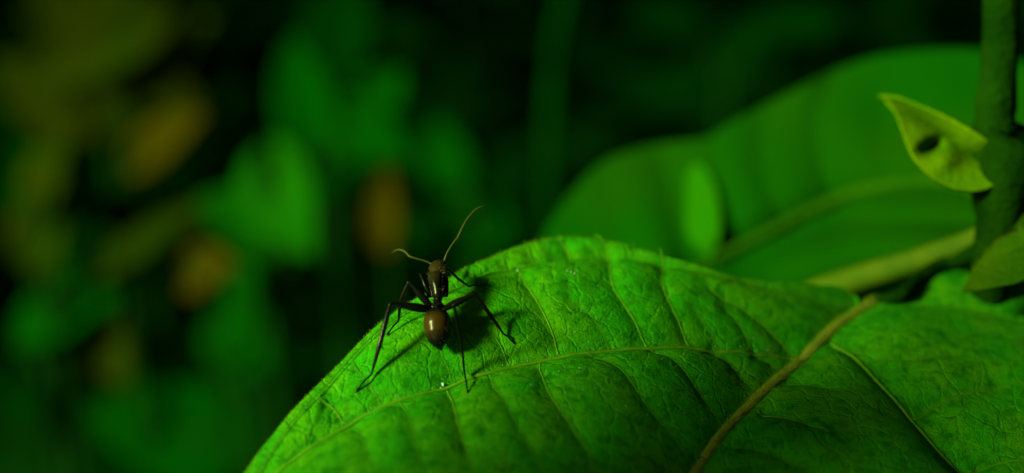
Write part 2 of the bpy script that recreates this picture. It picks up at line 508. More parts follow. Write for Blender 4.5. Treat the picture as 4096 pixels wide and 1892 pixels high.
# ------------------------------------------------------------------ stem, petiole, bracts, opposite leaf
sc = catmull(np.vstack([stem_top, [stem_top[-1] + (stem_base - stem_top[-1]) * 0.4 + np.array([0.3, 0, 0])], [stem_base]]), 260)
zz = sc[:, 2]
znode = at(3980, 640, 13.8)[2]; znode2 = at(3975, 1000, 13.8)[2]
srad = 0.175 + 0.075 * np.exp(-((zz - znode) / 0.55) ** 2) + 0.03 * np.exp(-((zz - znode2) / 0.3) ** 2)
Vs, Fs = tube(sc, srad, 20)
th = np.arctan2(Vs[:, 1] - np.interp(Vs[:, 2], zz[::-1], sc[::-1, 1]), Vs[:, 0] - np.interp(Vs[:, 2], zz[::-1], sc[::-1, 0]))
stem_o = mesh_obj('stem', Vs + rng.normal(0, 0.004, Vs.shape), Fs, M_STEM, shrub)
j = rng.integers(0, 150, 2600)
th = rng.uniform(0, 2 * np.pi, len(j))
dd = np.c_[np.cos(th), np.sin(th), np.zeros(len(j)) - 0.2]
fuzz('stem_hair', sc[j] + (sc[np.minimum(j + 1, 259)] - sc[j]) * rng.uniform(0, 1, len(j))[:, None] + dd * srad[j][:, None] * 0.97, dd, 0.05, 0.005, M_STEM, stem_o, 0.25)
b3 = mid3[0]
pet = catmull(np.array([mid3[2], b3, at(3600, 1178, 13.7), at(3690, 1105, 14.1), at(3810, 1045, 14.3), sc[np.argmin(np.abs(zz - at(3975, 985, 13.8)[2]))]]), 60)
mesh_obj('petiole', *tube(pet, np.linspace(0.058, 0.10, 60), 12), M_STEM, shrub)

def depth_sheet(mid, lo, hi, dfun, nu, nv, name, mat, parent, pleats=(), thick=0.03):
    """a leaf whose midrib and two edges are curves in view, at depths dfun gives; pleats are valleys"""
    out = []
    m_ = catmull(mid, nu)
    for e_ in (lo, hi):
        E = catmull(e_, nu)
        v = np.linspace(0, 1, nv)
        Q = m_[:, None] * (1 - v)[None, :, None] + E[:, None] * v[None, :, None]
        d = dfun(Q[..., 0], Q[..., 1])
        for C, A, w in pleats:
            C = catmull(C, 30)
            dist = np.min(np.hypot(Q[..., 0, None] - C[:, 0], Q[..., 1, None] - C[:, 1]), -1)
            d = d + 1.05 * A * np.exp(-np.sqrt(dist ** 2 + 400) / w)
        out.append(at(Q[..., 0], Q[..., 1], d))
    a, b = out
    V = np.vstack([a.reshape(-1, 3), b.reshape(-1, 3)])
    F = np.vstack([grid_faces(nu, nv), grid_faces(nu, nv, nu * nv)[:, ::-1]])
    o = mesh_obj(name, V, F, mat, parent)
    s = o.modifiers.new('thickness', 'SOLIDIFY'); s.thickness = thick; s.offset = 0
    return o, a

# opposite leaf, out of focus behind
def d2(px, py):
    return 15.4 + np.clip((3950 - px), -400, 3000) / 1900 * 4.2 + (980 - py) / 800 * 2.4 \
        + 0.14 * np.sin(px / 190 + py / 260) + 0.05 * np.sin(px / 83 - py / 120)
mid2 = [(3950, 790), (3800, 735), (3620, 735), (3420, 770), (3226, 850), (3040, 945), (2870, 1030), (2500, 1230), (2050, 1420)]
hi2 = [(3950, 790), (4180, 560), (4220, 330), (3939, 205), (3583, 214), (3360, 276), (3137, 383), (2914, 499), (2825, 553), (2602, 585), (2424, 645), (2299, 760), (2183, 927), (2090, 1150), (2050, 1420)]
lo2 = [(3950, 790), (3930, 970), (3700, 1040), (3400, 1125), (3000, 1240), (2600, 1400), (2050, 1420)]
pl2 = [(mid2, 0.55, 70),
       ([(2950, 985), (2905, 860), (2870, 720), (2850, 560)], 0.20, 80),
       ([(2760, 1090), (2720, 940), (2690, 780), (2640, 590)], 0.32, 80),
       ([(3130, 895), (3060, 720), (3040, 560), (3080, 410)], 0.22, 90),
       ([(3330, 805), (3290, 640), (3270, 480), (3330, 300)], 0.30, 70),
       ([(3560, 752), (3530, 560), (3560, 380), (3640, 220)], 0.12, 90),
       ([(2560, 1190), (2500, 1000), (2450, 800), (2420, 650)], 0.2, 80),
       ([(3930, 900), (3600, 890), (3300, 905), (2950, 1060)], 0.35, 45),
       ([(3900, 1000), (3500, 1030), (3100, 1130)], 0.25, 40)]
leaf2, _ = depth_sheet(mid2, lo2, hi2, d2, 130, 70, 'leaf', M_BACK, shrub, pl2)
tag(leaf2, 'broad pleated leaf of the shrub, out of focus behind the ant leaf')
m2 = catmull(mid2, 60)
M_PETB = plain('pale_midrib', (0.007, 0.038, 0.0002), (0.005, 0.034, 0.0002), 2, 0.6, 0.0)
c3 = at(m2[:, 0], m2[:, 1], d2(m2[:, 0], m2[:, 1]) + 0.45)
mesh_obj('midrib', *tube(c3, np.linspace(0.10, 0.03, 60), 10), M_PETB, leaf2)
# pale petiole lying low behind the leaf base
pp2 = catmull(np.array([at(3960, 935, 14.0), at(3820, 990, 14.3), at(3650, 1050, 14.7), at(3480, 1100, 15.1), at(3300, 1160, 15.6), at(3100, 1260, 16.0)]), 50)
mesh_obj('side_shoot', *tube(pp2, np.linspace(0.12, 0.17, 50), 12), M_PET, shrub)

# small curled young leaf with a pocket
def dc(px, py):
    u = (px - 3520) / 380.0
    ridge = (py - (395 + 0.56 * (px - 3520)))
    return 13.55 - 0.0 * u + 0.0 * ridge
cm = [(3518, 382), (3600, 430), (3690, 480), (3780, 540), (3850, 600), (3925, 635), (3990, 650)]
cu = [(3518, 382), (3590, 388), (3660, 414), (3760, 455), (3850, 500), (3925, 545), (3990, 590)]
cl = [(3518, 382), (3575, 440), (3600, 500), (3630, 585), (3670, 655), (3740, 720), (3820, 757), (3910, 765), (3990, 740)]
def cup(px, py):
    c = catmull(cm, 40)
    dist = np.min(np.hypot(px[..., None] - c[:, 0], py[..., None] - c[:, 1]), -1)
    pocket = 0.34 * np.exp(-((px - 3728) / 44) ** 2 - ((py - 588 + 0.25 * (px - 3735)) / 30) ** 2)
    lump = -0.09 * np.exp(-((px - 3790 + 0.5 * (py - 640)) / 55) ** 2 - ((py - 640) / 45) ** 2)
    return 13.65 + 0.30 * np.exp(-dist / 40) - 0.0016 * dist + pocket + lump - (px - 3700) / 400 * 0.25
curl, _ = depth_sheet(cm, cl, cu, cup, 60, 36, 'leaf', M_BRACT, shrub, (), 0.03)
tag(curl, 'small yellow-green curled young leaf with a pointed tip beside the stem')
# hairy bract below the node
bm_ = [(3850, 1166), (3930, 1090), (4010, 1030), (4096, 990), (4200, 960), (4300, 935)]
bu = [(3850, 1166), (3905, 1070), (3960, 1000), (4040, 940), (4170, 900), (4300, 935)]
bl = [(3850, 1166), (3920, 1160), (4000, 1145), (4096, 1120), (4220, 1040), (4300, 935)]
def db(px, py):
    c = catmull(bm_, 40)
    dist = np.min(np.hypot(px[..., None] - c[:, 0], py[..., None] - c[:, 1]), -1)
    return 13.35 + 0.05 * np.exp(-dist / 40) - (px - 3850) / 350 * 0.55 + (1100 - py) / 200 * 0.45
M_BRACT2 = plain('downy_bract', (0.018, 0.056, 0.0003), (0.009, 0.045, 0.0003), 2.5, 0.7, 0.0, 0.8, 16, 0.15)
br, ba = depth_sheet(bm_, bl, bu, db, 50, 24, 'leaf', M_BRACT2, shrub, (), 0.03)
tag(br, 'small downy olive leaf below the stem joint')
E = at(*(lambda c: (c[:, 0], c[:, 1], db(c[:, 0], c[:, 1])))(catmull(bu, 400)))
fuzz('edge_hair', E, np.array([-0.6, -0.3, 0.6]) + np.zeros((400, 3)), 0.05, 0.005, M_HAIR, br, 0.4)
b2m = [(3990, 905), (4060, 890), (4150, 880), (4260, 890)]
b2u = [(3990, 905), (4050, 868), (4150, 850), (4260, 890)]
b2l = [(3990, 905), (4050, 915), (4150, 920), (4260, 890)]
l3, _ = depth_sheet(b2m, b2l, b2u, lambda a, b: 13.5 + 0 * a, 24, 8, 'leaf', M_BRACT2, shrub, (), 0.03)

# ------------------------------------------------------------------ the ant
M_ANT, nt, p, out = new_mat('ant_cuticle')
a_ = N(nt, 'ShaderNodeAttribute', attribute_name='tint')
tc = N(nt, 'ShaderNodeTexCoord')
nz = N(nt, 'ShaderNodeTexNoise', i_Scale=60.0, i_Detail=3.0); nt.links.new(tc.outputs['Object'], nz.inputs['Vector'])
nt.links.new(a_.outputs['Color'], p.inputs['Base Color'])
p.inputs['Roughness'].default_value = 0.24
p.inputs['Specular IOR Level'].default_value = 0.11
p.inputs['Specular Tint'].default_value = (0.8, 1.0, 0.35, 1)
b = N(nt, 'ShaderNodeBump', i_Strength=0.25, i_Distance=0.006)
nt.links.new(nz.outputs[0], b.inputs['Height']); nt.links.new(b.outputs[0], p.inputs['Normal'])
M_AHAIR = plain('ant_hair', (0.05, 0.06, 0.015), None, 5, 0.4, 0.4)

def H(px, py, h): return hit(px, py, h, ff)[0]
def smooth_path(pts, n): return catmull(np.array(pts), n)
BLK = (0.002, 0.003, 0.001); BRN = (0.010, 0.009, 0.001); AMB = (0.020, 0.014, 0.0006); OLV = (0.014, 0.013, 0.001)
nrm = np.array([0.0, -0.30, 0.95]); nrm /= np.linalg.norm(nrm)
ab = Bag()
def loft(pts, rw, rh, color, seg=24, n=48):
    P = smooth_path(pts, n)
    k0 = np.linspace(0, 1, len(rw)); k = np.linspace(0, 1, n)
    w = np.maximum(np.interp(k, k0, rw), 1e-3); h = np.maximum(np.interp(k, k0, rh), 1e-3)
    ker = np.array([1, 2, 3, 2, 1.]) / 9
    w = np.convolve(np.pad(w, 2, 'edge'), ker, 'valid'); h = np.convolve(np.pad(h, 2, 'edge'), ker, 'valid')
    Vt, Ft = tube(P, w, seg, h, nrm)
    c = np.array([color(t) for t in k]) if callable(color) else np.broadcast_to(color, (n, 3))
    ab.add(Vt, Ft, np.vstack([np.repeat(c, seg, 0), c[:1], c[-1:]]))
    return P
def mixt(a, b, t):
    t = min(1, max(0, t)); return tuple(x * (1 - t) + y * t for x, y in zip(a, b))
# gaster: black collar, amber middle, black tip, with faint steps where the plates overlap
g_pts = [H(1750, 1228, 0.25), H(1749, 1265, 0.25), H(1749, 1310, 0.225), H(1754, 1355, 0.19), H(1762, 1388, 0.14), H(1768, 1402, 0.11)]
def gcol(t):
    if t < 0.16: return BLK
    if t < 0.30: return mixt(BLK, AMB, (t - 0.16) / 0.14)
    if t < 0.52: return AMB
    return mixt(AMB, BLK, (t - 0.50) / 0.22)
loft(g_pts, [0.02, 0.065, 0.098, 0.114, 0.120, 0.119, 0.113, 0.110, 0.096, 0.088, 0.062, 0.03, 0.004],
     [0.02, 0.065, 0.098, 0.114, 0.120, 0.119, 0.113, 0.110, 0.096, 0.088, 0.062, 0.03, 0.004], gcol, 32, 72)
# petiole and its upright scale
loft([H(1750, 1234, 0.22), H(1750, 1218, 0.24), H(1750, 1200, 0.25)], [0.03, 0.045, 0.035], [0.035, 0.06, 0.04], BLK)
loft([H(1750, 1222, 0.20), H(1750, 1215, 0.33)], [0.05, 0.055, 0.035], [0.025, 0.022, 0.014], BLK, 16, 14)
# mesosoma
loft([H(1752, 1206, 0.24), H(1752, 1188, 0.27), H(1750, 1165, 0.29), H(1745, 1140, 0.305), H(1742, 1117, 0.31), H(1742, 1098, 0.30)],
     [0.020, 0.050, 0.056, 0.060, 0.068, 0.076, 0.070, 0.030], [0.02, 0.06, 0.07, 0.075, 0.08, 0.08, 0.065, 0.03],
     lambda t: BLK if t < 0.45 else mixt(BLK, BRN, (t - 0.45) / 0.25), 24, 50)
# head, eyes, jaws
hp = loft([H(1746, 1102, 0.30), H(1748, 1092, 0.315), H(1752, 1078, 0.31), H(1758, 1066, 0.27), H(1762, 1062, 0.20)],
     [0.030, 0.078, 0.086, 0.080, 0.066, 0.04], [0.03, 0.062, 0.075, 0.07, 0.055, 0.03],
     lambda t: mixt(OLV, BRN, t * 1.5), 24, 40)
hc = hp[22]
for s in (-1, 1):
    e0 = hc + np.array([s * 0.072, -0.01, 0.015])
    loft([e0 - np.array([0, 0.02, 0]), e0, e0 + np.array([0, 0.02, 0])], [0.004, 0.02, 0.004], [0.004, 0.02, 0.004], BLK, 10, 12)
    loft([hp[-4], hp[-1] + np.array([s * 0.03, 0.04, -0.03]), hp[-1] + np.array([-s * 0.005, 0.08, -0.05])], [0.022, 0.016, 0.006], [0.014, 0.01, 0.005], BLK, 10, 12)
# antennae: long first joint, elbow, whip
def pts3(L, d): return [at(a, b, d + dd) for a, b, dd in L]
dh = float((hc - CAM) @ FW)
ANTC = (0.026, 0.034, 0.003)
loft([hp[26]] + pts3([(1737, 1061, 0.03), (1703, 1045, 0.02), (1654, 1031, 0.0), (1636, 1024, 0.0)], dh), [0.010, 0.010, 0.009, 0.010, 0.012], [0.010, 0.010, 0.009, 0.010, 0.012], ANTC, 8, 30)
loft(pts3([(1636, 1024, 0), (1624, 1010, 0.05), (1611, 1002, 0.1), (1594, 999, 0.18), (1578, 1004, 0.25), (1569, 1014, 0.3)], dh), [0.011, 0.011, 0.011, 0.010, 0.008, 0.005], [0.011, 0.011, 0.011, 0.010, 0.008, 0.005], ANTC, 8, 30)
loft([hp[26]] + pts3([(1772, 1055, 0.02), (1788, 1013, 0.03), (1809, 978, 0.05), (1832, 949, 0.08)], dh), [0.010, 0.010, 0.009, 0.009, 0.010], [0.010, 0.010, 0.009, 0.009, 0.010], ANTC, 8, 30)
loft(pts3([(1832, 949, 0.08), (1851, 907, 0.1), (1872, 872, 0.12), (1901, 840, 0.14), (1929, 825, 0.16), (1940, 826, 0.17)], dh), [0.011, 0.010, 0.009, 0.008, 0.007, 0.004], [0.011, 0.010, 0.009, 0.008, 0.007, 0.004], ANTC, 8, 34)
# legs: coxa, femur, tibia with spur, jointed foot
def leg(base, knee, ankle, foot, fem=0.030, tib=0.019, mids=(), spur=None):
    P = lambda q: np.array(q) if len(q) == 3 and abs(q[0]) < 100 else H(*q)
    b_, k_, a__, f_ = P(base), P(knee), P(ankle), P(foot)
    loft([b_ , b_ * 0.75 + k_ * 0.25, b_ * 0.4 + k_ * 0.6, k_], [0.024, fem, fem * 0.95, fem * 0.6, 0.014], [0.024, fem, fem * 0.95, fem * 0.6, 0.014], BLK, 12, 26)
    m = [P(q) for q in mids]
    loft([k_] + m + [a__], [0.015, tib, tib * 0.9, tib * 0.7, 0.010], [0.015, tib, tib * 0.9, tib * 0.7, 0.010], BLK, 10, 30)
    mid_ = (a__ + f_) / 2 + nrm * 0.012
    loft([a__, mid_, f_], [0.010, 0.009, 0.010, 0.0085, 0.009], [0.010, 0.009, 0.010, 0.0085, 0.009], BLK, 8, 20)
    loft([f_, f_ + (f_ - a__) / np.linalg.norm(f_ - a__) * 0.035 - nrm * 0.004], [0.011, 0.012, 0.007], [0.009, 0.01, 0.006], BLK, 8, 8)
    if spur: loft([P(spur[0]), P(spur[1])], [0.007, 0.004], [0.007, 0.004], BLK, 6, 8)
leg((1722, 1240, 0.22), (1562, 1212, 0.40), (1486, 1497, 0.05), (1432, 1556, 0.012), 0.040, 0.026, [(1519, 1375, 0.22)], ((1520, 1378, 0.21), (1540, 1402, 0.16)))
leg((1720, 1222, 0.24), (1636, 1126, 0.42), (1594, 1285, 0.05), (1556, 1328, 0.012), 0.036, 0.020, [(1604, 1203, 0.25)], ((1604, 1225, 0.20), (1620, 1241, 0.15)))
lf_foot = H(1712, 1165, 0.02)
leg((1722, 1190, 0.26), (1682, 1096, 0.40), tuple(H(1703, 1150, 0.06)), tuple(lf_foot), 0.024, 0.015)
leg((1782, 1186, 0.26), (1782, 1064, 0.36), (1876, 1146, 0.04), (1910, 1142, 0.012), 0.030, 0.017, [(1830, 1112, 0.14)], ((1829, 1112, 0.13), (1832, 1128, 0.09)))
leg((1775, 1236, 0.22), (1899, 1174, 0.36), (2014, 1336, 0.05), (2050, 1366, 0.012), 0.034, 0.021, [(1964, 1264, 0.18)], ((1964, 1264, 0.17), (1961, 1286, 0.12)))
leg((1785, 1232, 0.24), (1815, 1214, 0.80), (1858, 1490, 0.06), (1870, 1562, 0.012), 0.030, 0.018, [(1845, 1375, 0.33)])
loft([H(1722, 1243, 0.20), H(1750, 1228, 0.22), H(1782, 1240, 0.20)], [0.035, 0.035, 0.035], [0.035, 0.04, 0.035], BLK, 12, 12)

foot0 = H(1750, 1300, 0.0)
ant = thing('ant', 'long-legged black ant with amber gaster standing on the quilted leaf', 'ant', tuple(foot0))
raw_V = np.vstack(ab.V); raw_C = np.vstack(ab.C)
body = mesh_obj('body', raw_V, ab.F, M_ANT, ant)
rm = body.modifiers.new('skin', 'REMESH'); rm.mode = 'VOXEL'; rm.voxel_size = 0.0055; rm.use_smooth_shade = True
sm = body.modifiers.new('soften', 'SMOOTH'); sm.factor = 0.5; sm.iterations = 2
dg = bpy.context.evaluated_depsgraph_get()
me2 = bpy.data.meshes.new_from_object(body.evaluated_get(dg))
body.modifiers.clear()
me2.materials.clear(); me2.materials.append(M_ANT)
old = body.data; body.data = me2; bpy.data.meshes.remove(old); me2.name = 'body'
kd = kdtree.KDTree(len(raw_V))
for i, v in enumerate(raw_V - ORIGIN['ant']): kd.insert(v, i)
kd.balance()
for a__ in list(me2.attributes):
    if a__.name == 'tint': me2.attributes.remove(a__)
tint = np.array([raw_C[kd.find(v.co)[1]] for v in me2.vertices], np.float32)
ta = me2.attributes.new('tint', 'FLOAT_COLOR', 'POINT')
ta.data.foreach_set('color', np.c_[tint, np.ones(len(tint))].astype(np.float32).ravel())
me2.polygons.foreach_set('use_smooth', [True] * len(me2.polygons))
# hairs: short pale bristles on head, thorax and gaster
gp = smooth_path(g_pts, 40)
mp_ = smooth_path([H(1752, 1206, 0.24), H(1750, 1165, 0.29), H(1742, 1117, 0.31), H(1752, 1078, 0.31)], 40)
hs, hd = [], []
for C, r, n in ((gp, 0.10, 130), (mp_, 0.066, 150)):
    j = rng.integers(2, 38, n); d_ = rng.normal(0, 1, (n, 3)); d_[:, 2] = np.abs(d_[:, 2]) ; d_ /= np.linalg.norm(d_, axis=1)[:, None]
    rr = r * np.sqrt(np.clip(1 - ((j - 18) / 20.0) ** 2, 0.1, 1)) if r > 0.09 else np.full(n, r)
    hs.append(C[j] + d_ * rr[:, None]); hd.append(d_)
fuzz('bristles', np.vstack(hs), np.vstack(hd), 0.03, 0.003, M_AHAIR, ant, 0.2)

# ------------------------------------------------------------------ droplet and specks on the leaf
M_DROP, nt, p, out = new_mat('water')
p.inputs['Transmission Weight'].default_value = 1.0; p.inputs['Roughness'].default_value = 0.02; p.inputs['IOR'].default_value = 1.33
p.inputs['Base Color'].default_value = (0.85, 0.95, 0.95, 1)
def blob(name, px, py, r, mat, label, cat, group=None, squash=0.7):
    c = H(px, py, 0.0)
    k = np.linspace(-1, 1, 13)
    rr = r * np.sqrt(np.clip(1 - k ** 2, 0.0004, 1)) * (1 + 0.06 * np.sin(5 * k))
    Vt, Ft = tube(c + np.array([0, 0, 1.0]) * (k[:, None] * r * squash + r * squash * 0.8), rr, 14, up=(1, 0.2, 0))
    o = mesh_obj(name, Vt - c, Ft, mat); o.location = c
    return tag(o, label, cat, group)
blob('water_droplet', 2806, 1845, 0.035, M_DROP, 'tiny clear water droplet lying against the leaf midrib', 'droplet')
M_SPECK = plain('pale_speck', (0.12, 0.34, 0.06), None, 5, 0.4, 0.5)
sp = Bag()
SP = [(2285, 1092, .016), (2298, 1096, .012), (2300, 1330, .012), (2270, 1085, .009), (1775, 1545, .014), (1785, 1550, .01), (1762, 1556, .01), (1770, 1538, .009), (2070, 1085, .009)]
for _ in range(170):
    t = rng.uniform(0, 1); a = 1300 + 1900 * t
    SP.append((a, np.interp(a, [1080, 1450, 1700, 1900, 2100, 2300, 2500, 2800, 3200], [1890, 1640, 1542, 1478, 1428, 1392, 1375, 1372, 1402]) + rng.normal(8, 16), rng.uniform(.002, .0045)))
for _ in range(160):
    SP.append((rng.uniform(2100, 3150), rng.uniform(1400, 1700), rng.uniform(.002, .0045)))
SPA = np.array(SP); HP = hit(SPA[:, 0], SPA[:, 1], 0.0, ff)
for c, r in zip(HP, SPA[:, 2]):
    d_ = rng.normal(0, 1, (6, 3)) * 0.35 + np.array([(1, 0, 0), (-1, 0, 0), (0, 1, 0), (0, -1, 0), (0, 0, 1), (0, 0, -1)])
    sp.add(c + d_ * r + np.array([0, 0, r * 0.6]), [(0, 2, 4), (2, 1, 4), (1, 3, 4), (3, 0, 4), (2, 0, 5), (1, 2, 5), (3, 1, 5), (0, 3, 5)])
so = sp.build('dust_specks', M_SPECK, leaf, False); so['kind'] = 'stuff'

# ------------------------------------------------------------------ ground and undergrowth behind
M_SOIL = plain('forest_soil', (0.0004, 0.016, 0.0003), (0.001, 0.014, 0.0003), 0.08, 0.95, 0.0, 0.6, 0.8)
n = 90
gx, gy = np.meshgrid(np.linspace(-700, 700, n), np.linspace(-300, 1500, n), indexing='ij')
gz = 1.2 * np.sin(gx * 0.05) * np.cos(gy * 0.04) + 14 * np.clip((gy - 250) / 300, 0, 6)
ground = mesh_obj('ground', np.stack([gx, gy, gz], -1).reshape(-1, 3), grid_faces(n, n), M_SOIL)
ground['kind'] = 'structure'

GREENS = {
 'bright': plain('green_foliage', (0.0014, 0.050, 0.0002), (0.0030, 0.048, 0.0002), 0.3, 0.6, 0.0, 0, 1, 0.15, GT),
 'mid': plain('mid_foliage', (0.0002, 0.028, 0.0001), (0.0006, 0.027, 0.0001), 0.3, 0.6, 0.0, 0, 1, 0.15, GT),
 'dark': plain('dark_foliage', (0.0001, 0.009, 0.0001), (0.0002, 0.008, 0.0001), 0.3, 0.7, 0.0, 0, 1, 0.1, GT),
 'olive': plain('olive_foliage', (0.010, 0.016, 0.0001), (0.004, 0.015, 0.0001), 0.3, 0.7, 0.0, 0, 1, 0.15, GT),
 'brown': plain('withered_foliage', (0.019, 0.018, 0.0001), (0.015, 0.016, 0.0001), 0.3, 0.7, 0.0, 0, 1, 0.1, GT),
}
M_TWIG = plain('twig', (0.001, 0.02, 0.0003), (0.002, 0.018, 0.0003), 0.4, 0.8, 0.01)

def bg_leaf(px0, px1, d0, d1, wpx, mat, parent, roll=0.0, name='leaf', fold=0.22):
    """a leaf blade from a base to a tip, facing the light"""
    B, T_ = at(px0[0], px0[1], d0), at(px1[0], px1[1], d1)
    ax = T_ - B; L = np.linalg.norm(ax); ax /= L
    w = 1.2 * wpx / 4096 * 0.75 * (d0 + d1) / 2
    n_ = np.array([-0.45, -0.75, 0.5]); n_ -= ax * (n_ @ ax); n_ /= np.linalg.norm(n_)
    s_ = np.cross(ax, n_)
    n_, s_ = n_ * math.cos(roll) + s_ * math.sin(roll), s_ * math.cos(roll) - n_ * math.sin(roll)
    nu, nv = 18, 9
    u = np.linspace(0, 1, nu); v = np.linspace(-1, 1, nv)
    prof = np.sin(np.pi * np.clip(u, 0, 1) ** 0.8) ** 0.75 + 0.01
    P = B + ax * (u * L)[:, None, None] + s_ * (prof[:, None] * v[None] * w / 2)[..., None] \
        + n_ * (np.abs(v)[None] ** 1.3 * fold * w * prof[:, None] - 0.10 * L * (u ** 2)[:, None] + 0.03 * w * np.sin(9 * u[:, None]) * np.abs(v)[None])[..., None]
    o = mesh_obj(name, P.reshape(-1, 3), grid_faces(nu, nv), mat, parent)
    o.modifiers.new('thickness', 'SOLIDIFY').thickness = 0.05
    return o

def plant(name, label, root_px, d, leaves, cat='plant', group='out-of-focus undergrowth plants', stemw=0.35, stemmat=None):
    """root stands on the ground below a pixel; leaves are (base px, tip px, width, colour, depth shift)"""
    top = at(root_px[0], root_px[1], d)
    base = np.array([top[0], top[1], 0.0])
    r = thing(name, label, cat, tuple(base), group)
    hi = max(leaves, key=lambda l: -min(l[0][1], l[1][1]))
    tp = at(hi[0][0], hi[0][1], d + hi[4])
    C = catmull(np.array([base - [0, 0, 0.5], base * 0.6 + top * 0.4 + [0.4, 0, 0], top, tp + (top - tp) * 0.02 + [0, 0, 0.01]]), 40)
    mesh_obj('stem', *tube(C, np.linspace(stemw, stemw * 0.5, 40), 8), stemmat or M_TWIG, r)
    for a, b_, w, c, dd in leaves:
        B = at(a[0], a[1], d + dd)
        k = np.argmin(np.linalg.norm(C - B, axis=1))
        k = max(0, k - 3)
        if np.linalg.norm(C[k] - B) > 0.3:
            Q = catmull(np.array([C[k], (C[k] + B) / 2 + [0, 0, -0.1 * np.linalg.norm(C[k] - B)], B]), 14)
            mesh_obj('leaf_stalk', *tube(Q, np.linspace(stemw * 0.4, stemw * 0.3, 14), 6), stemmat or M_TWIG, r)
        bg_leaf(a, b_, d + dd, d + dd - 1.0, w, GREENS[c], r, rng.uniform(-0.3, 0.3))
    return r

plant('undergrowth_plant', 'blurred green plant with paired rounded leaves high behind the ant', (1330, 700), 46, [
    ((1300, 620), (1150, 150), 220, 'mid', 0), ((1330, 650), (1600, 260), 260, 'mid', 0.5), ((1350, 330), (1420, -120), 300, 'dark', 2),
    ((1320, 420), (1640, 640), 200, 'mid', -0.5), ((1340, 480), (1120, 300), 150, 'mid', 1)])
plant('undergrowth_plant', 'blurred bright green plant with two broad pointed leaves left of the ant', (1060, 900), 40, [
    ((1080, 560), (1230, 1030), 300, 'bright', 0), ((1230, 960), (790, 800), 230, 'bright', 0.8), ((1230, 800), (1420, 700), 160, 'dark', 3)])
plant('undergrowth_plant', 'blurred lower green plant with drooping curved leaves under an orange-brown spot', (1010, 1500), 42, [
    ((960, 1050), (1080, 1330), 170, 'mid', 0), ((830, 1280), (1090, 1480), 190, 'mid', 0), ((840, 1330), (1000, 1540), 120, 'mid', 0.5)])
plant('withered_leaf_plant', 'blurred upright stalk with one orange-brown withered leaf behind the antennae', (1560, 1000), 40, [
    ((1540, 1020), (1545, 670), 120, 'brown', -3)], 'plant', 'withered plants in the undergrowth', 0.2)
plant('withered_leaf_plant', 'blurred stalk with a round orange-brown withered leaf above drooping green leaves', (840, 1150), 40, [
    ((740, 1130), (930, 1050), 190, 'brown', 0)], 'plant', 'withered plants in the undergrowth', 0.2)
plant('withered_leaf_plant', 'blurred stalk with a slanted brown leaf below the olive foliage', (560, 690), 46, [
    ((510, 700), (800, 440), 180, 'brown', 0)], 'plant', 'withered plants in the undergrowth', 0.2)
plant('withered_leaf_plant', 'blurred olive-brown arching stalk leaf running down beside the bright green plant', (480, 1010), 43, [
    ((380, 1120), (830, 780), 110, 'olive', 0)], 'plant', 'withered plants in the undergrowth', 0.2)
plant('withered_leaf_plant', 'blurred dull brown leaf low among dark green undergrowth', (480, 1430), 48, [
    ((480, 1540), (470, 1270), 200, 'olive', 0)], 'plant', 'withered plants in the undergrowth', 0.2)
plant('olive_bush', 'blurred olive-yellow bush of overlapping leaves in the upper undergrowth', (420, 480), 56, [
    ((700, 60), (60, 330), 260, 'olive', 0), ((820, 230), (330, -60), 200, 'olive', 1), ((820, 420), (200, 230), 170, 'olive', 0.5),
    ((420, 520), (-40, 240), 240, 'olive', 1.5), ((520, 560), (330, 350), 170, 'olive', 0), ((300, 100), (100, -80), 200, 'olive', 2), ((640, 340), (840, 40), 170, 'olive', 1)])
plant('undergrowth_plant', 'blurred dull green plant with olive leaves beneath the olive bush', (170, 900), 46, [
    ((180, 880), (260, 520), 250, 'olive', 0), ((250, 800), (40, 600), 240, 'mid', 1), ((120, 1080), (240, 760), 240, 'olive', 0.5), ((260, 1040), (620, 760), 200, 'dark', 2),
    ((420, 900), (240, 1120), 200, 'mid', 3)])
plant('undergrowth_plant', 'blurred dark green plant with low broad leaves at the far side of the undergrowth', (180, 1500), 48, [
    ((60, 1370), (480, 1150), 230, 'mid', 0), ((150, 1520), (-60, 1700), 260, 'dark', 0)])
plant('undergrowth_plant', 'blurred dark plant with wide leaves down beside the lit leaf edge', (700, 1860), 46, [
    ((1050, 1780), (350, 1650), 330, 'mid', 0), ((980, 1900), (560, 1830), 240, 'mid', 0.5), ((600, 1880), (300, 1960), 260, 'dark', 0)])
plant('undergrowth_plant', 'blurred dim plant with narrow leaves beside the thin pale stem', (1900, 900), 62, [
    ((1850, 760), (1740, 480), 190, 'mid', 0), ((1850, 640), (2100, 780), 160, 'dark', 0), ((1780, 940), (2060, 900), 220, 'mid', 1), ((1700, 840), (1640, 1010), 160, 'dark', 0)])
plant('undergrowth_plant', 'blurred tall thin pale green stem with small leaves rising behind the ant', (2200, 560), 44, [
    ((2290, -150), (2380, -420), 160, 'mid', 0), ((2290, -150), (2150, -380), 160, 'mid', 0)], stemw=0.42, stemmat=plain('pale_shoot', (0.0004, 0.018, 0.0002), None, 0.3, 0.7, 0.0))
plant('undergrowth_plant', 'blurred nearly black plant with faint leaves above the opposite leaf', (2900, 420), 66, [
    ((2900, 260), (3060, 60), 140, 'dark', 0), ((2850, 300), (2520, 420), 130, 'dark', 0), ((2840, 120), (2500, 60), 150, 'dark', 2), ((3000, 160), (3400, 60), 160, 'dark', 2)])

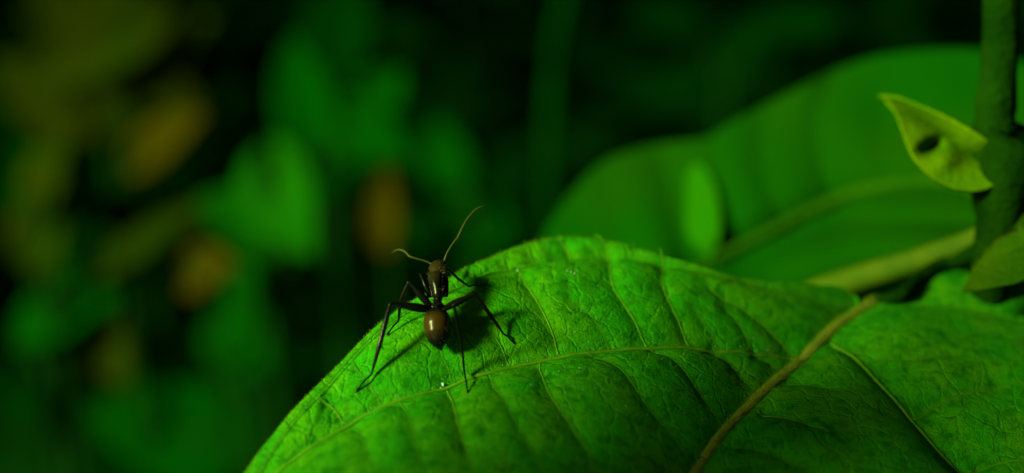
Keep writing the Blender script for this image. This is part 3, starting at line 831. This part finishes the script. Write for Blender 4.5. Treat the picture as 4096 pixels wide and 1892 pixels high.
lm_ = [(2845, 1040), (2822, 900), (2800, 770), (2785, 650)]  # brighter sheet flush on the back leaf: its sunlit panel put into colour
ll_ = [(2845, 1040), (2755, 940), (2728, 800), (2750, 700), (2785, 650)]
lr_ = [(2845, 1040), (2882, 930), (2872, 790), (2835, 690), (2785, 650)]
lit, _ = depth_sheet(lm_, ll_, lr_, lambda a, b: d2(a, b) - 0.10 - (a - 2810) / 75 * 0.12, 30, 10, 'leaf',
                     plain('sunlit_panel_paint', (0.004, 0.075, 0.0002), (0.008, 0.07, 0.0002), 0.6, 0.6, 0.0, 0, 1, 0.2), shrub, pl2, 0.03)
tag(lit, 'narrow brighter sheet on the broad pleated leaf, its sunlit panel painted in')

# dark leafy thicket that closes the view
def thicket(n, y0, y1, size, zmax):
    x = rng.uniform(-140, 140, n); y = rng.uniform(y0, y1, n)
    z = rng.uniform(0, 1, n) ** 1.3 * zmax * (0.3 + 0.7 * (y - y0) / (y1 - y0))
    c = np.c_[x, y, z]
    a = rng.normal(0, 1, (n, 3)); a[:, 2] *= 0.5; a /= np.linalg.norm(a, axis=1)[:, None]
    b = np.cross(a, rng.normal(0, 1, (n, 3))); b /= np.linalg.norm(b, axis=1)[:, None]
    s = size * rng.uniform(0.6, 1.4, n)[:, None]
    nn = np.cross(a, b)
    V = np.stack([c - a * s, c + b * s * 0.32 - nn * s * 0.08, c + a * s, c - b * s * 0.32 - nn * s * 0.08], 1).reshape(-1, 3)
    q = np.arange(n)[:, None] * 4
    F = np.vstack([q + [0, 1, 2], q + [0, 2, 3]])
    return V, F
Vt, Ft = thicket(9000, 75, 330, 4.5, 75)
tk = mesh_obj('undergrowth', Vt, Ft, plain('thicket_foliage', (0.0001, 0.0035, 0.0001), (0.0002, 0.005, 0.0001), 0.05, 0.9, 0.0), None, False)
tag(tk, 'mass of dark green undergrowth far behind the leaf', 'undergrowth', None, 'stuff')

# unseen forest canopy, added to cut the sky fill, open towards the sun
def canopy(n):
    d = rng.normal(0, 1, (n * 3, 3)); d[:, 2] = np.abs(d[:, 2]); d /= np.linalg.norm(d, axis=1)[:, None]
    s_ = np.array(SUN_DIR)
    keep = (d @ s_ < math.cos(math.radians(24)) + rng.normal(0, 0.02, len(d))) & (d[:, 2] > 0.10)
    d = d[keep][:n]; n = len(d)
    c = np.array([0, 40.0, 40.0]) + d * rng.uniform(300, 420, n)[:, None]
    a = rng.normal(0, 1, (n, 3)); a -= d * (a * d).sum(1)[:, None] * 0.8; a /= np.linalg.norm(a, axis=1)[:, None]
    b = np.cross(a, d + rng.normal(0, 0.35, (n, 3))); b /= np.linalg.norm(b, axis=1)[:, None]
    s1 = 19 * rng.uniform(0.7, 1.3, n)[:, None]
    V = np.stack([c - a * s1, c + b * s1 * 0.5, c + a * s1, c - b * s1 * 0.5], 1).reshape(-1, 3)
    q = np.arange(n)[:, None] * 4
    return V, np.vstack([q + [0, 1, 2], q + [0, 2, 3]])
cv, cf = canopy(7000)
# an unseen low spray of leaves, added to shade part of the ant leaf
def spray(n):
    s_ = np.array(SUN_DIR); e1 = np.array([s_[1], -s_[0], 0]); e1 /= np.linalg.norm(e1); e2 = np.cross(s_, e1)
    c = s_ * rng.uniform(27, 30, n)[:, None] + e1 * np.where(rng.uniform(0, 1, n) < 0.55, rng.uniform(6.9, 8.35, n), rng.uniform(2.5, 7.0, n))[:, None] + e2 * rng.uniform(-40.0, -34.5, n)[:, None]
    a = e1 * rng.normal(0, 1, n)[:, None] + e2 * rng.normal(0, 1, n)[:, None]; a /= np.linalg.norm(a, axis=1)[:, None]
    b = np.cross(a, s_ + rng.normal(0, 0.3, (n, 3))); b /= np.linalg.norm(b, axis=1)[:, None]
    s1 = rng.uniform(0.8, 1.3, n)[:, None]
    V = np.stack([c - a * s1, c + b * s1 * 0.5, c + a * s1, c - b * s1 * 0.5], 1).reshape(-1, 3)
    q = np.arange(n)[:, None] * 4
    return V, np.vstack([q + [0, 1, 2], q + [0, 2, 3]])
sv, sf = spray(95)
cf = np.vstack([cf, sf + len(cv)]); cv = np.vstack([cv, sv])
cn = mesh_obj('shade_canopy', cv, cf, GREENS['mid'], None, False)
tag(cn, 'unseen leafy canopy and low spray, added to shade the undergrowth and ant leaf', 'canopy', None, 'stuff')
